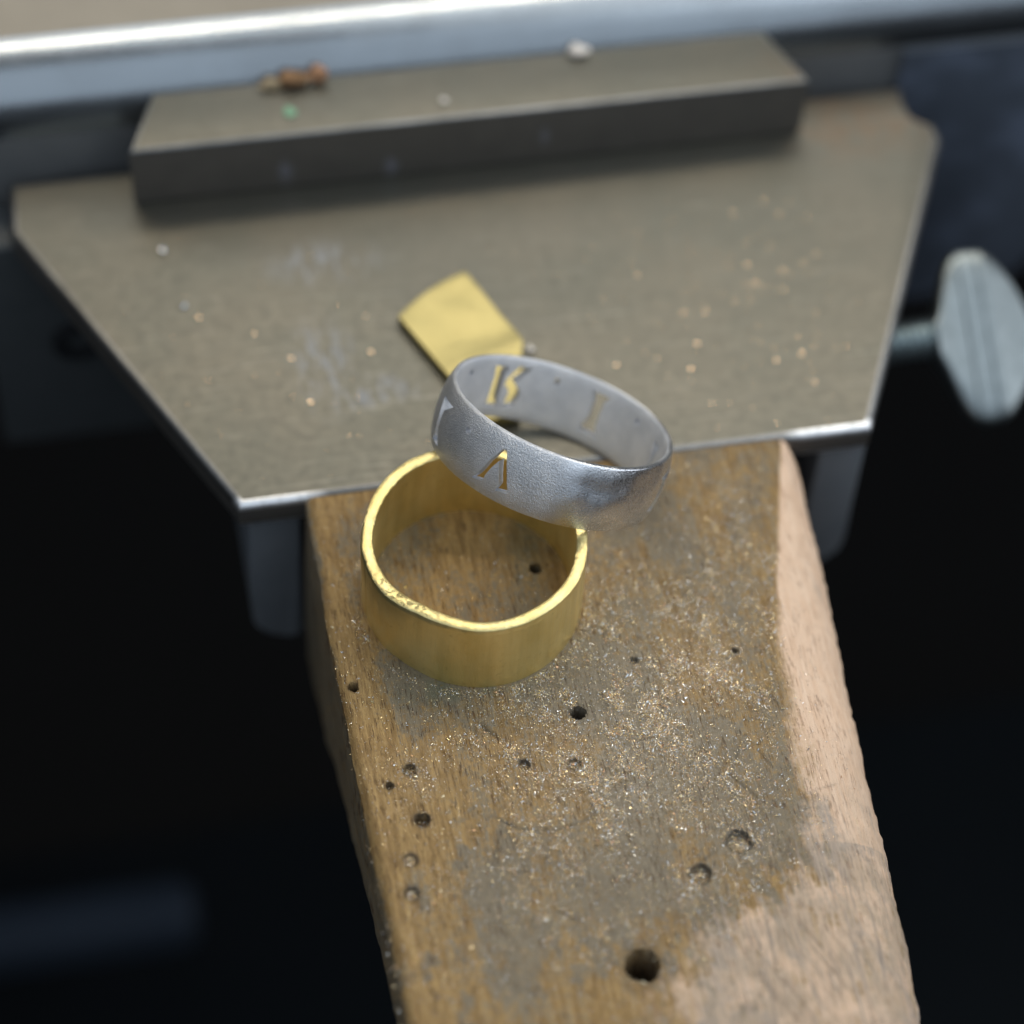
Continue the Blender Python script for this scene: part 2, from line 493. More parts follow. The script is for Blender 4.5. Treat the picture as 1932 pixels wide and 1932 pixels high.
# ------------------------------------------------------------------ bench anvil
anvil = empty('bench_anvil', (0, 20, -3.4), 'flat grey steel bench anvil plate with a raised bar along its back', 'anvil')
plate_poly = [(-30.45, 0), (30.45, 0), (47.9, 35.9), (47.7, 38.5), (44.3, 38.7), (45.8, 44.0), (-48.0, 43.7), (-48.3, 36.9)]
bm = prism(plate_poly, -3.4, 0.0, 0.75, 4, True)
link('anvil_plate', mesh_from_bm(bm, 'anvil_plate'), [M_PLATE, M_ARRIS, M_SIDE], anvil, 30)
bar_poly = [(-35.87, 38.87), (33.32, 38.87), (30.3, 46.5), (-32.76, 46.5)]
bm = prism(bar_poly, 0.01, 7.62, 0.36, 3, True)
link('raised_bar', mesh_from_bm(bm, 'raised_bar'), [M_BAR, M_ARRIS, M_SIDE], anvil, 30)

def lug(xi, xo):
    s = 1 if xo > xi else -1
    wd = abs(xo - xi); r = min(3.6, wd * 0.8)
    pl = [(xi, -3.5), (xi, -24.5)]
    for k in range(9):
        a = math.radians(-90 + 90 * k / 8)
        pl.append((xo - s * r + s * r * math.cos(a), -24.5 + r * 1.3 + r * 1.3 * math.sin(a)))
    pl.append((xo, -3.5))
    return swap(prism(pl, 0, 26, 0.45, 3), lambda c: (c.x, 1.2 + c.z, c.y))


link('side_lug', mesh_from_bm(lug(-24.6, -29.6), 'side_lug'), M_DARK, anvil, 35)
link('side_lug', mesh_from_bm(lug(26.3, 31.0), 'side_lug'), M_DARK, anvil, 35)
# clamp cheek hanging under the plate at the left with its threaded socket
bm = swap(prism([(-52.3, -35.5), (-24, -35.5), (-24, -3.5), (-52.3, -3.5)], 0, 6, 0.6, 3), lambda c: (c.x, 44.2 - c.z, c.y))
cheek = link('clamp_cheek', mesh_from_bm(bm, 'clamp_cheek'), M_CHEEK, anvil, 35)
bm = bmesh.new()
N = 28
loops = []
for rad, d in ((2.6, 0), (2.6, 1.0), (1.6, 1.0), (1.5, -5.0)):
    loops.append([bm.verts.new((-43.2 + rad * math.cos(2 * math.pi * k / N), 38.15 - d, -18.6 + rad * math.sin(2 * math.pi * k / N))) for k in range(N)])
for a, b in zip(loops[:-1], loops[1:]):
    for k in range(N): bm.faces.new((a[k], a[(k + 1) % N], b[(k + 1) % N], b[k]))
bm.faces.new(loops[-1])
M_BLK = mat_simple('oily_black', (0.01, 0.01, 0.012), (0.02, 0.02, 0.022), 0.5, sc=1)
sock = link('screw_socket', mesh_from_bm(bm, 'screw_socket'), M_BLK, anvil, 40)

# ------------------------------------------------------------------ thumb screw
ts = empty('thumb_screw', (36, 16.2, -8), 'zinc plated thumb screw with broad ridged head at the right of the anvil', 'thumb screw')


def lathe_x(prof, x0, y0, z0, seg=40):
    bm = bmesh.new(); rs = []
    for x, r in prof:
        rs.append([bm.verts.new((x0 + x, y0 + r * math.cos(2 * math.pi * k / seg), z0 + r * math.sin(2 * math.pi * k / seg))) for k in range(seg)])
    for a, b in zip(rs[:-1], rs[1:]):
        for k in range(seg): bm.faces.new((a[k], a[(k + 1) % seg], b[(k + 1) % seg], b[k]))
    bm.faces.new(rs[0][::-1]); bm.faces.new(rs[-1])
    return bm


pf = []
x = 0.0
while x < 13.2:
    pf += [(x, 1.6), (x + 0.4, 2.2)]; x += 0.8
link('threaded_shaft', mesh_from_bm(lathe_x(pf, 29.5, 16.2, -8), 'threaded_shaft'), M_THREAD, ts, 25)
# head: lens outline, thick in the middle, with flat ridges along its height
us = [-4.9, -4.6, -4.2, -3.6, -3.0, -2.4, -1.9, -1.55, -1.5, -0.75, -0.7, 0.0, 0.45, 0.5, 1.2, 1.25, 1.7, 2.3, 3.0, 3.8, 4.5, 5.1, 5.5]
hh = np.interp(us, [-4.9, -4.4, -3.8, -3.0, -2.2, -1.5, -0.8, 0, 0.8, 1.4, 2.2, 3.2, 4.2, 5.0, 5.5], [2.2, 3.0, 5.0, 7.1, 8.4, 8.95, 9.1, 9.1, 9.1, 9.0, 8.4, 7.2, 5.6, 3.8, 1.4])
th = np.interp(us, [-4.9, -4.2, -3.2, -1.55, -1.5, -0.75, -0.7, 0.45, 0.5, 1.2, 1.25, 1.7, 3, 5.5], [2.2, 2.0, 1.65, 1.5, 1.75, 1.75, 1.6, 1.6, 1.85, 1.85, 1.55, 1.45, 1.0, 0.5])
tdir = Vector((0, 0.88, 0.475)); ndir = Vector((0, -0.475, 0.88))
hc = Vector((47.4, 15.5, -8.0))
bm = bmesh.new(); rs = []
for u, h, t_ in zip(us, hh, th):
    row = []
    for k in range(48):
        a = 2 * math.pi * k / 48
        ca, sa = math.cos(a), math.sin(a)
        e = 0.45
        pc = math.copysign(abs(ca) ** e, ca) * h; ps = math.copysign(abs(sa) ** 0.6, sa) * t_
        row.append(bm.verts.new(hc + Vector((u, 0, 0)) + tdir * pc + ndir * ps))
    rs.append(row)
for a, b in zip(rs[:-1], rs[1:]):
    for k in range(48): bm.faces.new((a[k], a[(k + 1) % 48], b[(k + 1) % 48], b[k]))
bm.faces.new(rs[0][::-1]); bm.faces.new(rs[-1])
link('ridged_head', mesh_from_bm(bm, 'ridged_head'), M_ZINC, ts, 38)

# ------------------------------------------------------------------ wooden bench pin
STEP = 0.16
ny = int(76 / STEP); nx = int(47 / STEP)
ys = np.linspace(-0.06, -76.5, ny)
s = np.linspace(0, 1, nx)
Y = np.repeat(ys[:, None], nx, 1)
edge_n = 0.12 * vnoise(ys * 0, ys, 1, 5.0, 51) + 0.07 * vnoise(ys * 0, ys, 1, 0.9, 52)
xl = -24.25 + edge_n + np.interp(ys, [-76, -50, -20, 0], [0.6, 0.45, 0, 0])
xr = np.interp(ys, [-77, -60, -53, -40, -26, -12, -3, 0], [17.6, 19.2, 20.1, 20.9, 21.7, 22.8, 23.1, 22.6])
xr = xr + 0.14 * vnoise(ys * 0, ys, 1, 4.0, 53) + 0.10 * vnoise(ys * 0, ys, 1, 0.7, 54)
X = xl[:, None] + (xr - xl)[:, None] * s[None, :]
xb = np.interp(ys, [-77, -52, -43.5, -38.4, -33, -24.7, -16.2, -10.4, -1.4, 0], [11.5, 12.6, 13.5, 14.2, 14.8, 15.4, 16.9, 18.6, 21.1, 21.3])
xb = xb + 0.15 * vnoise(ys * 0, ys, 1, 3.0, 55)
tt = np.clip((X - xb[:, None]) / (xr - xb)[:, None], 0, 1)
depth_r = np.interp(ys, [-77, -50, -25, -8, 0], [5.5, 5.2, 4.8, 4.2, 3.0])
H = -depth_r[:, None] * (0.75 * tt ** 1.7 + 0.25 * tt ** 8)
# left arris and back arris
dl = X - xl[:, None]
H -= 0.9 * np.clip(1 - dl / 1.0, 0, 1) ** 2.2
H += 0.30 * sstep(-4.0, -0.8, Y)
H -= 0.22 * np.clip(1 - (-0.06 - Y) / 0.35, 0, 1) ** 2
# slow unevenness, saw nicks and dents
H += 0.10 * fbm(X, Y, 7, 11, 11) + 0.035 * fbm(X, Y, 1.4, 3.2, 21)
front = sstep(-45, -60, Y)
H += front * 0.12 * fbm(X, Y, 2.2, 4.0, 31)
near_ring = np.exp(-((X + 10.9) ** 2 + (Y + 12.9) ** 2) / (2 * 9.5 ** 2))
H *= (1 - 0.85 * near_ring)
H -= np.maximum(0, H) * (np.hypot(X + 10.9, Y + 12.9) < 12)
cut = np.zeros_like(X)


def seg_dist(x0, y0, x1, y1):
    dx, dy = x1 - x0, y1 - y0
    L2 = dx * dx + dy * dy
    t = np.clip(((X - x0) * dx + (Y - y0) * dy) / L2, 0, 1)
    return np.hypot(X - x0 - t * dx, Y - y0 - t * dy), t


def groove(x0, y0, x1, y1, wd, dp, dark):
    global H, cut
    d, t = seg_dist(x0, y0, x1, y1)
    d = d + 0.25 * wd * vnoise(X, Y, 0.5, 0.5, 77)
    k = np.clip(1 - d / wd, 0, 1) * (0.35 + 0.65 * np.sin(np.pi * np.clip(t, 0.03, 0.97)))
    H = H - dp * k
    cut = np.maximum(cut, dark * k)


# (x, y, radius, depth, fill): drilled holes, some packed with dust
holes = [(-4.64, -11.12, 0.48, 4, 0), (-3.94, -26.93, 0.62, 5, 0), (-23.05, -21.09, 0.42, 2, 0), (7.16, -41.82, 1.0, 0.75, 1),
         (3.16, -44.33, 0.85, 0.8, 1), (-3.63, -51.96, 1.45, 7, 0), (-19.25, -35.31, 0.62, 1.2, 0.5), (-20.93, -38.99, 0.55, 0.3, 0.7),
         (-21.38, -42.19, 0.6, 0.4, 0.6), (-19.55, -30.31, 0.55, 0.6, 0.6), (-21.5, -31.6, 0.3, 0.6, 0.3), (11.4, -22.8, 0.3, 0.6, 0),
         (-9.6, -31.3, 0.4, 0.5, 0.7), (-5.2, -32.0, 0.5, 0.35, 0.8), (2.2, -22.3, 0.3, 0.5, 0.4)]
fill = np.zeros_like(X)
for hx, hy, hr, hd, fl in holes:
    d = np.hypot(X - hx, Y - hy) * (1 + 0.10 * vnoise(X, Y, 0.6, 0.6, 91))
    k = 1 - sstep(hr * 0.82, hr * 1.06, d)
    H -= hd * k
    rim = np.exp(-((d - hr * 1.05) / 0.16) ** 2)
    if fl == 0: cut = np.maximum(cut, np.clip(k * 1.1, 0, 1) * 0.95)
    else:
        cut = np.maximum(cut, 0.9 * rim * (vnoise(X, Y, 0.4, 0.4, 92) > -0.6))
        fill = np.maximum(fill, k)
    cut = np.maximum(cut, 0.45 * np.exp(-(d / (hr * 1.5)) ** 4) * (fl != 1))
# curved knife arcs and single nicks seen on the top
arc = [(-13.2, -36.0), (-11.2, -37.6), (-8.4, -38.2), (-6.0, -37.8), (-4.6, -37.2)]
for a, b in zip(arc[:-1], arc[1:]): groove(*a, *b, 0.24, 0.16, 0.75)
arc = [(-4.6, -37.2), (-4.3, -33.6), (-5.8, -31.2)]
for a, b in zip(arc[:-1], arc[1:]): groove(*a, *b, 0.24, 0.12, 0.7)
groove(-12.6, -36.6, -14.3, -41.0, 0.2, 0.1, 0.5)
groove(-12.9, -26.4, -11.3, -28.4, 0.36, 0.25, 0.9)
groove(-13.5, -30.0, -9.6, -30.2, 0.2, 0.1, 0.5)
groove(-22.6, -21.6, -14.0, -23.2, 0.10, 0.05, -0.3)
groove(10.5, -32.2, 11.8, -35.2, 0.2, 0.12, 0.6)
groove(7.6, -34.8, 10.2, -38.6, 0.2, 0.14, 0.45)
groove(14.2, -38.2, 17.2, -37.2, 0.14, 0.08, 0.5)
groove(13.0, -26.5, 14.3, -30.3, 0.16, 0.1, 0.6)
for k in range(30):                                   # saw and file nicks, mostly on the front half
    px = random.uniform(-20, 16); py = random.uniform(-72, -26)
    an = random.choice([random.uniform(-0.5, 0.2), random.uniform(-2.4, -0.8)]); ln = random.uniform(0.8, 3.2)
    groove(px, py, px + ln * math.sin(an), py - ln * math.cos(an), random.uniform(0.1, 0.2), random.uniform(0.05, 0.14), random.uniform(0.1, 0.55))
for k in range(26):                                   # diagonal file scratches at the front right corner
    px = random.uniform(4, 17); py = random.uniform(-62, -48); ln = random.uniform(3, 9)
    groove(px, py, px + ln * 0.42, py - ln * 0.9, random.uniform(0.08, 0.2), random.uniform(0.05, 0.16), random.uniform(-0.2, 0.45))
cut = np.clip(cut, 0, 1)

# wear, dirt and tone masks
xw = np.interp(ys, [-77, -57.8, -51.5, -49.0, -47.6, -46.2, -43.5, -38.4, -33, -24.7, -16.2, -10.4, -1.4, 0],
               [-6, -1.0, 1.2, 4.5, 9.5, 12.6, 13.6, 14.2, 14.8, 15.4, 16.9, 18.6, 21.1, 21.3])
wsoft = np.interp(ys, [-77, -50, -44, -30, -16, 0], [6.0, 4.5, 3.2, 1.5, 0.32, 0.15])
wx = X - xw[:, None] + np.interp(ys, [-77, -46, -30, -12, 0], [5.0, 3.0, 0.8, 0.12, 0.05])[:, None] * fbm(X, Y, 3.0, 4.0, 41, 6)
worn = np.clip(0.5 + 0.5 * wx / wsoft[:, None], 0, 1)


def g2(cx, cy, sx, sy): return np.exp(-(((X - cx) / sx) ** 2 + ((Y - cy) / sy) ** 2))


patch = fbm(X, Y, 4.5, 9.0, 61)
grime = 0.37 + 0.75 * patch
spots = sstep(0.22, 0.42, fbm(X, Y, 2.0, 2.8, 68, 4)) * (0.25 + 0.75 * sstep(-34, -42, Y))
grime += 0.5 * spots * (X < 9)
grime += 0.30 * g2(0, -28, 13, 14) + 0.42 * g2(-16, -21, 5, 3.5) + 0.28 * g2(10, -8, 9, 8) + 0.22 * g2(4, -38, 9, 6)
grime += 0.35 * g2(-2, -46, 10, 5) + 0.35 * g2(-12, -43, 7, 5)
grime -= 0.42 * sstep(-18, -24, X) + 0.30 * g2(-20, -33, 4, 16)
grime += 0.55 * sstep(0.6, 0.0, dl)
grime += 0.55 * g2(12.0, -43.5, 3.2, 5.5) + 0.3 * g2(14.0, -46.0, 2.2, 3.0) + 0.3 * g2(10, -52.5, 6, 3.2) + 0.35 * g2(15.5, -55, 5, 3) + 0.6 * g2(18.5, -60, 2.6, 4)
rag = np.clip(0.55 + 1.5 * fbm(X * 0.906 + Y * 0.423, Y * 0.906 - X * 0.423, 1.0, 6.0, 65, 5), 0, 1.6)
low = sstep(-43, -47, Y) * sstep(2, 8, X)
grime = grime * (1 - low) + grime * rag * low
grime -= 0.35 * worn * (Y > -43)
grime += 0.25 * np.exp(-((np.hypot(X + 10.9, Y + 12.9) - 10.6) / 1.2) ** 2)  # greyer band hugging the gold ring's foot
dust = 0.55 * g2(1, -30, 9, 9) + 0.8 * g2(-1.5, -34, 6, 6) + 0.55 * g2(5, -24, 7, 7) + 0.4 * g2(-10, -27, 5, 5) + 0.35 * g2(-18.5, -30.5, 3, 2.5) + 0.3 * g2(9, -16, 8, 7)
dust += 0.22 * g2(-6, -45, 15, 9) + 0.18 * g2(8, -40, 8, 6) + 0.12 * g2(0, -12, 22, 12)
green_tone = 0.9 * g2(-14, -22.8, 4.5, 1.6) * np.clip(0.6 + vnoise(X, Y, 1.0, 1.6, 71), 0, 1) + 0.5 * g2(-5, -8, 2.0, 5) * (np.hypot(X + 10.9, Y + 12.9) < 9.2)  # dark green tone before the gold ring's foot and inside it

V = np.stack([X, Y, H], -1).reshape(-1, 3)
zb = np.interp(ys, [-76.5, -50, -29, -5, 0], [-2.6, -8.2, -16, -29, -31])
K = 14
side_v = []; side_attr = []
idx_top = np.arange(ny * nx).reshape(ny, nx)


def skirt(col, sgn):
    base = []
    for k in range(1, K + 1):
        f = k / K
        z0 = H[:, col]
        z = z0 + (zb - z0) * f
        xx = X[:, col] + sgn * (0.10 * math.sin(min(1, f * 6) * math.pi / 2) + 0.15 * vnoise(ys, ys * 0 + f * 9, 4, 1.0, 81))
        rnd = np.clip((f - 0.86) / 0.14, 0, 1)
        xx = xx - sgn * 1.6 * rnd ** 2
        base.append(np.stack([xx, ys, z], -1))
    return base


left = skirt(0, -1.0); right = skirt(nx - 1, 1.0)
off = ny * nx
LV = np.concatenate(left); RV = np.concatenate(right)
idx_l = off + np.arange(K * ny).reshape(K, ny)
idx_r = off + K * ny + np.arange(K * ny).reshape(K, ny)
allv = np.concatenate([V, LV, RV])


def quads(a):
    return np.stack([a[:-1, :-1], a[1:, :-1], a[1:, 1:], a[:-1, 1:]], -1).reshape(-1, 4)


il = np.concatenate([idx_top[:, 0][None], idx_l]); ir = np.concatenate([idx_top[:, -1][None], idx_r])
ib = np.stack([idx_l[-1], idx_r[-1]])
F = np.concatenate([quads(idx_top), quads(il)[:, ::-1], quads(ir), quads(ib)[:, ::-1]])
faces = F.tolist()
# end faces
for r in (0, ny - 1):
    ring = list(idx_top[r]) + list(idx_r[:, r]) + list(idx_l[::-1, r])
    faces.append([int(q) for q in (ring if r == ny - 1 else ring[::-1])])
me = bpy.data.meshes.new('bench_pin')
me.from_pydata(allv.tolist(), [], faces)
low_m = np.clip(sstep(-40, -50, Y) * sstep(-6, 4, X) + 0.35 * sstep(-30, -40, Y) * sstep(4, 10, X), 0, 1)
for nm, arr, dv in (('low', low_m, 0), ('dust', dust, 0), ('worn', worn, 0), ('grime', grime, 0.75), ('cut', cut, 0), ('green_tone', green_tone, 0)):
    at = me.attributes.new(nm, 'FLOAT', 'POINT')
    vals = np.full(len(allv), dv, dtype=np.float32)
    vals[:ny * nx] = arr.reshape(-1)
    if nm == 'worn': vals[idx_r.reshape(-1)] = 0.8
    at.data.foreach_set('value', vals)
pin = link('bench_pin', me, M_WOOD, None, 60)
tag(pin, 'worn stained wooden bench pin with drill holes, its right edge filed down to pale wood', 'bench pin')
recentre(pin)


def wood_z(x, y):
    i = np.clip(np.round((-0.06 - y) / (76.5 - 0.06) * (ny - 1)).astype(int), 0, ny - 1)
    j = np.clip(np.round((x - xl[i]) / (xr[i] - xl[i]) * (nx - 1)).astype(int), 0, nx - 1)
    return H[i, j], i, j


# ------------------------------------------------------------------ gold ring
HG = 8.68; GX, GY = -10.905, -12.860
Oa = [0, 20, 45, 75, 90, 105, 116, 126, 137, 149, 160, 171, 177, 183, 191, 199, 207, 213, 219, 228, 237, 246, 254, 262, 270, 277, 286, 295, 305, 315, 326, 337, 345, 352, 360]
Or = [10.0, 10.02, 10.1, 10.25, 10.3, 10.36, 10.42, 10.32, 10.2, 10.05, 9.98, 10.0, 10.10, 10.06, 10.08, 10.12, 10.07, 9.95, 9.75, 9.53, 9.52, 9.60, 9.77, 9.9, 9.98, 10.02, 10.02, 10.0, 10.05, 10.1, 10.13, 10.05, 10.02, 10.0, 10.0]
Ia = [0, 20, 45, 75, 102, 112, 124, 135, 146, 158, 168, 175, 183, 192, 203, 212, 223, 234, 244, 253, 262, 271, 280, 289, 300, 312, 323, 335, 346, 354, 360]
Ir = [8.97, 8.98, 9.05, 9.15, 9.22, 9.2, 9.08, 9.0, 8.94, 8.92, 8.95, 8.99, 8.96, 8.88, 8.80, 8.65, 8.5, 8.48, 8.58, 8.76, 8.93, 9.02, 9.0, 8.95, 8.96, 8.94, 8.97, 8.92, 8.91, 8.97, 8.97]
Ba = [0, 20, 60, 90, 130, 160, 183, 192, 203, 212, 220, 230, 239, 248, 256, 264, 271, 279, 288, 298, 309, 320, 331, 341, 360]
Br = [10.0, 10.1, 10.2, 10.3, 10.3, 10.1, 9.95, 9.9, 9.9, 9.82, 9.74, 9.72, 9.83, 9.96, 10.06, 10.14, 10.18, 10.2, 10.18, 10.16, 10.15, 10.12, 10.08, 10.02, 10.0]
NT_ = 360
ang = np.arange(NT_) * 360 / NT_


def smooth_c(v, k):
    w_ = np.hanning(2 * k + 3)[1:-1]; w_ /= w_.sum()
    p = np.concatenate([v[-k:], v, v[:k]])
    return np.convolve(p, w_, 'valid')


ro_t = smooth_c(np.interp(ang, Oa, Or), 4); ri_t = smooth_c(np.interp(ang, Ia, Ir), 5); ro_b = smooth_c(np.interp(ang, Ba, Br), 6)
ri_b = ro_b - 0.98
ri_t = np.minimum(ri_t, ro_t - 0.95) * 0.5 + (ro_t - 1.06) * 0.5
ht = HG + 0.06 * vnoise(ang, ang * 0, 22, 1, 101) + 0.03 * vnoise(ang, ang * 0, 4, 1, 102)
rows = []
NV = 14
filed_rows = []
for k in range(NV + 1):                                # outer wall, bottom to top
    f = k / NV
    r = ro_b + (ro_t - ro_b) * (0.25 * f + 0.75 * f ** 2)
    r = r + 0.07 * vnoise(ang, ang * 0 + k, 20, 9, 103) * (0.4 + 0.6 * f) + 0.02 * vnoise(ang, ang * 0 + k, 7, 4, 105)
    rows.append((r, f * (ht - 0.18))); filed_rows.append(np.zeros(NT_))
rim_n = 0.03 * vnoise(ang, ang * 0, 3, 1, 104)
fl = 0.35 + 0.65 * np.clip(1 - np.abs(((ang - 218) + 180) % 360 - 180) / 40, 0, 1)
rows.append((ro_t - 0.05 + rim_n, ht - 0.06)); filed_rows.append(fl)
rows.append((ro_t - 0.18 + rim_n, ht)); filed_rows.append(fl)
rows.append(((ro_t + ri_t) / 2, ht + 0.02)); filed_rows.append(fl)
rows.append((ri_t + 0.16 + rim_n, ht)); filed_rows.append(fl)
rows.append((ri_t + 0.03, ht - 0.08)); filed_rows.append(fl * 0.5)
for k in range(NV + 1):
    f = 1 - k / NV
    r = ri_b + (ri_t - ri_b) * f ** 1.5
    rows.append((r, f * (ht - 0.25))); filed_rows.append(np.zeros(NT_))
# the soldered seam at the left: a fine groove down the outer wall
seam = np.exp(-(((ang - 186) / 0.8) ** 2))
gv = []
for q, (r, z) in enumerate(rows):
    if q <= NV + 2: r = r - 0.10 * seam
    a = np.radians(ang)
    gv.append(np.stack([GX + r * np.cos(a), GY + r * np.sin(a), np.broadcast_to(z, r.shape)], -1))
nr = len(rows)
gid = np.arange(nr * NT_).reshape(nr, NT_)
gfaces = []
for a in range(nr):
    b = (a + 1) % nr
    A_, B_ = gid[a], gid[b]
    gfaces += np.stack([A_, np.roll(A_, -1), np.roll(B_, -1), B_], -1).tolist()
me = bpy.data.meshes.new('gold_ring')
me.from_pydata(np.concatenate(gv).tolist(), [], gfaces)
at = me.attributes.new('filed', 'FLOAT', 'POINT')
at.data.foreach_set('value', np.concatenate(filed_rows).astype(np.float32))
gold = link('gold_ring', me, M_GOLD, None, 50)
tag(gold, 'wide plain yellow gold ring blank standing on the wooden bench pin', 'ring')
recentre(gold)

# ------------------------------------------------------------------ silver ring with pierced letters
SC = Vector((-3.118, -4.313, 5.60))
sn = Vector((0.36226104, 0.38857688, 0.847216)).normalized()
e1 = Vector((0.91947146, 0.0, -0.39315675)); e2 = sn.cross(e1)
W = 6.45
sp = []
for k in range(17):                                     # outer dome
    f = k / 16
    sp.append((10.58 + 0.42 * (1 - (2 * f - 1) ** 2) ** 0.8, 0.22 + (W - 0.44) * f))
sp += [(10.52, W - 0.07), (10.38, W + 0.02), (10.18, W + 0.02), (10.10, W - 0.05), (10.04, W - 0.2)]
for k in range(1, 8): sp.append((10.04, W - 0.2 - (W - 0.4) * k / 8))
sp += [(10.04, 0.2), (10.10, 0.05), (10.18, 0.0), (10.38, 0.0), (10.52, 0.07)]
NS = 288
bm = bmesh.new(); rs = []
for k in range(NS):
    a = 2 * math.pi * k / NS
    row = []
    for r, z in sp:
        # faint hammered out-of-round
        r2 = r + 0.035 * math.sin(3 * a + 0.6) * (1 if r > 10 else 0.6)
        row.append(bm.verts.new((r2 * math.cos(a), r2 * math.sin(a), z)))
    rs.append(row)
m_ = len(sp)
for k in range(NS):
    a, b = rs[k], rs[(k + 1) % NS]
    for i in range(m_):
        bm.faces.new((a[i], b[i], b[(i + 1) % m_], a[(i + 1) % m_]))
ring_me = mesh_from_bm(bm, 'silver_ring')

LET = [
    [(-140.25, 5.07), (-138.23, 5.15), (-130.7, 1.40), (-137.06, 1.165), (-135.87, 1.855), (-139.75, 3.937), (-142.44, 2.915), (-144.13, 1.987), (-144.45, 1.38), (-150.75, 1.084), (-148.05, 1.819), (-145.0, 3.249)],
    [(167.2, 5.0), (181.5, 5.2), (178.6, 4.7), (174.4, 4.13), (174.6, 2.5), (177.4, 1.4), (179.5, 0.95), (169.6, 0.85), (171.4, 1.36), (171.0, 3.06), (170.0, 3.93)],
    [(-28.0, 5.5), (-46.5, 4.9), (-44.0, 4.3), (-46.0, 3.0), (-49.5, 1.5), (-42.0, 1.3), (-40.2, 2.8), (-38.5, 4.2), (-29.0, 4.7)],
    [(106.6, 5.45), (97.4, 5.42), (98.9, 4.5), (97.7, 1.8), (95.9, 1.15), (106.6, 1.15), (104.2, 1.8), (105.0, 4.38)],
    [(91.6, 5.6), (83.8, 5.55), (91.0, 3.8), (86.8, 3.1), (86.0, 2.4), (87.6, 1.45), (94.9, 1.0), (93.2, 1.8), (92.7, 2.75), (94.2, 3.2), (97.0, 3.5), (96.4, 4.15)],
    [(50.0, 5.45), (38.0, 5.45), (40.4, 4.9), (40.9, 4.0), (40.7, 2.0), (37.0, 1.25), (50.2, 1.25), (48.0, 1.8), (46.8, 2.55), (46.8, 4.3), (47.7, 5.0)],
    [(-1.0, 5.0), (-10.0, 4.9), (-8.5, 4.2), (-8.0, 2.4), (-11.5, 1.6), (-1.5, 1.5), (-3.5, 2.4), (-3.2, 4.0)],
]
DOTS = [(-161.45, 4.65), (152.7, 4.4), (125.4, 5.0), (68.7, 4.95), (17.5, 4.95)]
for a, z in DOTS:
    LET.append([(a + math.degrees(0.33 / 10.3) * math.cos(t), z + 0.33 * math.sin(t)) for t in np.linspace(0, 2 * math.pi, 13)[:-1]])
bm = bmesh.new()
for poly in LET:
    # subdivide long edges so that the prism follows the curve
    pts = []
    for (a0, z0), (a1, z1) in zip(poly, poly[1:] + poly[:1]):
        nseg = max(1, int(abs(a1 - a0) / 2.5))
        for q in range(nseg):
            f = q / nseg
            jig = 0.02 * random.uniform(-1, 1)
            pts.append((a0 + (a1 - a0) * f + jig, z0 + (z1 - z0) * f + jig))
    lo, hi = [], []
    for a, z in pts:
        ca, sa = math.cos(math.radians(a)), math.sin(math.radians(a))
        lo.append(bm.verts.new((9.0 * ca, 9.0 * sa, z))); hi.append(bm.verts.new((11.5 * ca, 11.5 * sa, z)))
    n = len(pts)
    f1 = bm.faces.new(lo); f2 = bm.faces.new(hi[::-1])
    for i in range(n): bm.faces.new((lo[i], hi[i], hi[(i + 1) % n], lo[(i + 1) % n]))
    bmesh.ops.triangulate(bm, faces=[f1, f2])
cut_me = mesh_from_bm(bm, 'letter_cutter')
cutter = bpy.data.objects.new('letter_cutter', cut_me); C.objects.link(cutter)
tmp = bpy.data.objects.new('ring_blank', ring_me); C.objects.link(tmp)
md = tmp.modifiers.new('cut', 'BOOLEAN'); md.operation = 'DIFFERENCE'; md.object = cutter; md.solver = 'MANIFOLD'
dg = bpy.context.evaluated_depsgraph_get(); dg.update()
me = bpy.data.meshes.new_from_object(tmp.evaluated_get(dg))
me.name = 'silver_ring'
me.materials.clear()
bpy.data.objects.remove(tmp); bpy.data.objects.remove(cutter)
bpy.data.meshes.remove(ring_me); bpy.data.meshes.remove(cut_me)
co = np.empty(len(me.vertices) * 3); me.vertices.foreach_get('co', co); co = co.reshape(-1, 3)
thv = np.degrees(np.arctan2(co[:, 1], co[:, 0])); rv = np.hypot(co[:, 0], co[:, 1])
pol = sstep(-118, -98, thv) * (1 - sstep(20, 60, thv)) * sstep(10.2, 10.45, rv)
at = me.attributes.new('inner', 'FLOAT', 'POINT'); at.data.foreach_set('value', (rv < 10.15).astype(np.float32))
at = me.attributes.new('polish', 'FLOAT', 'POINT'); at.data.foreach_set('value', pol.astype(np.float32))
silver = link('silver_ring', me, M_SILVER, None, 40)
mw = Matrix((e1, e2, sn)).transposed().to_4x4(); mw.translation = SC
silver.matrix_world = mw
tag(silver, 'matte silver ring pierced with letters, leaning on the gold ring', 'ring')

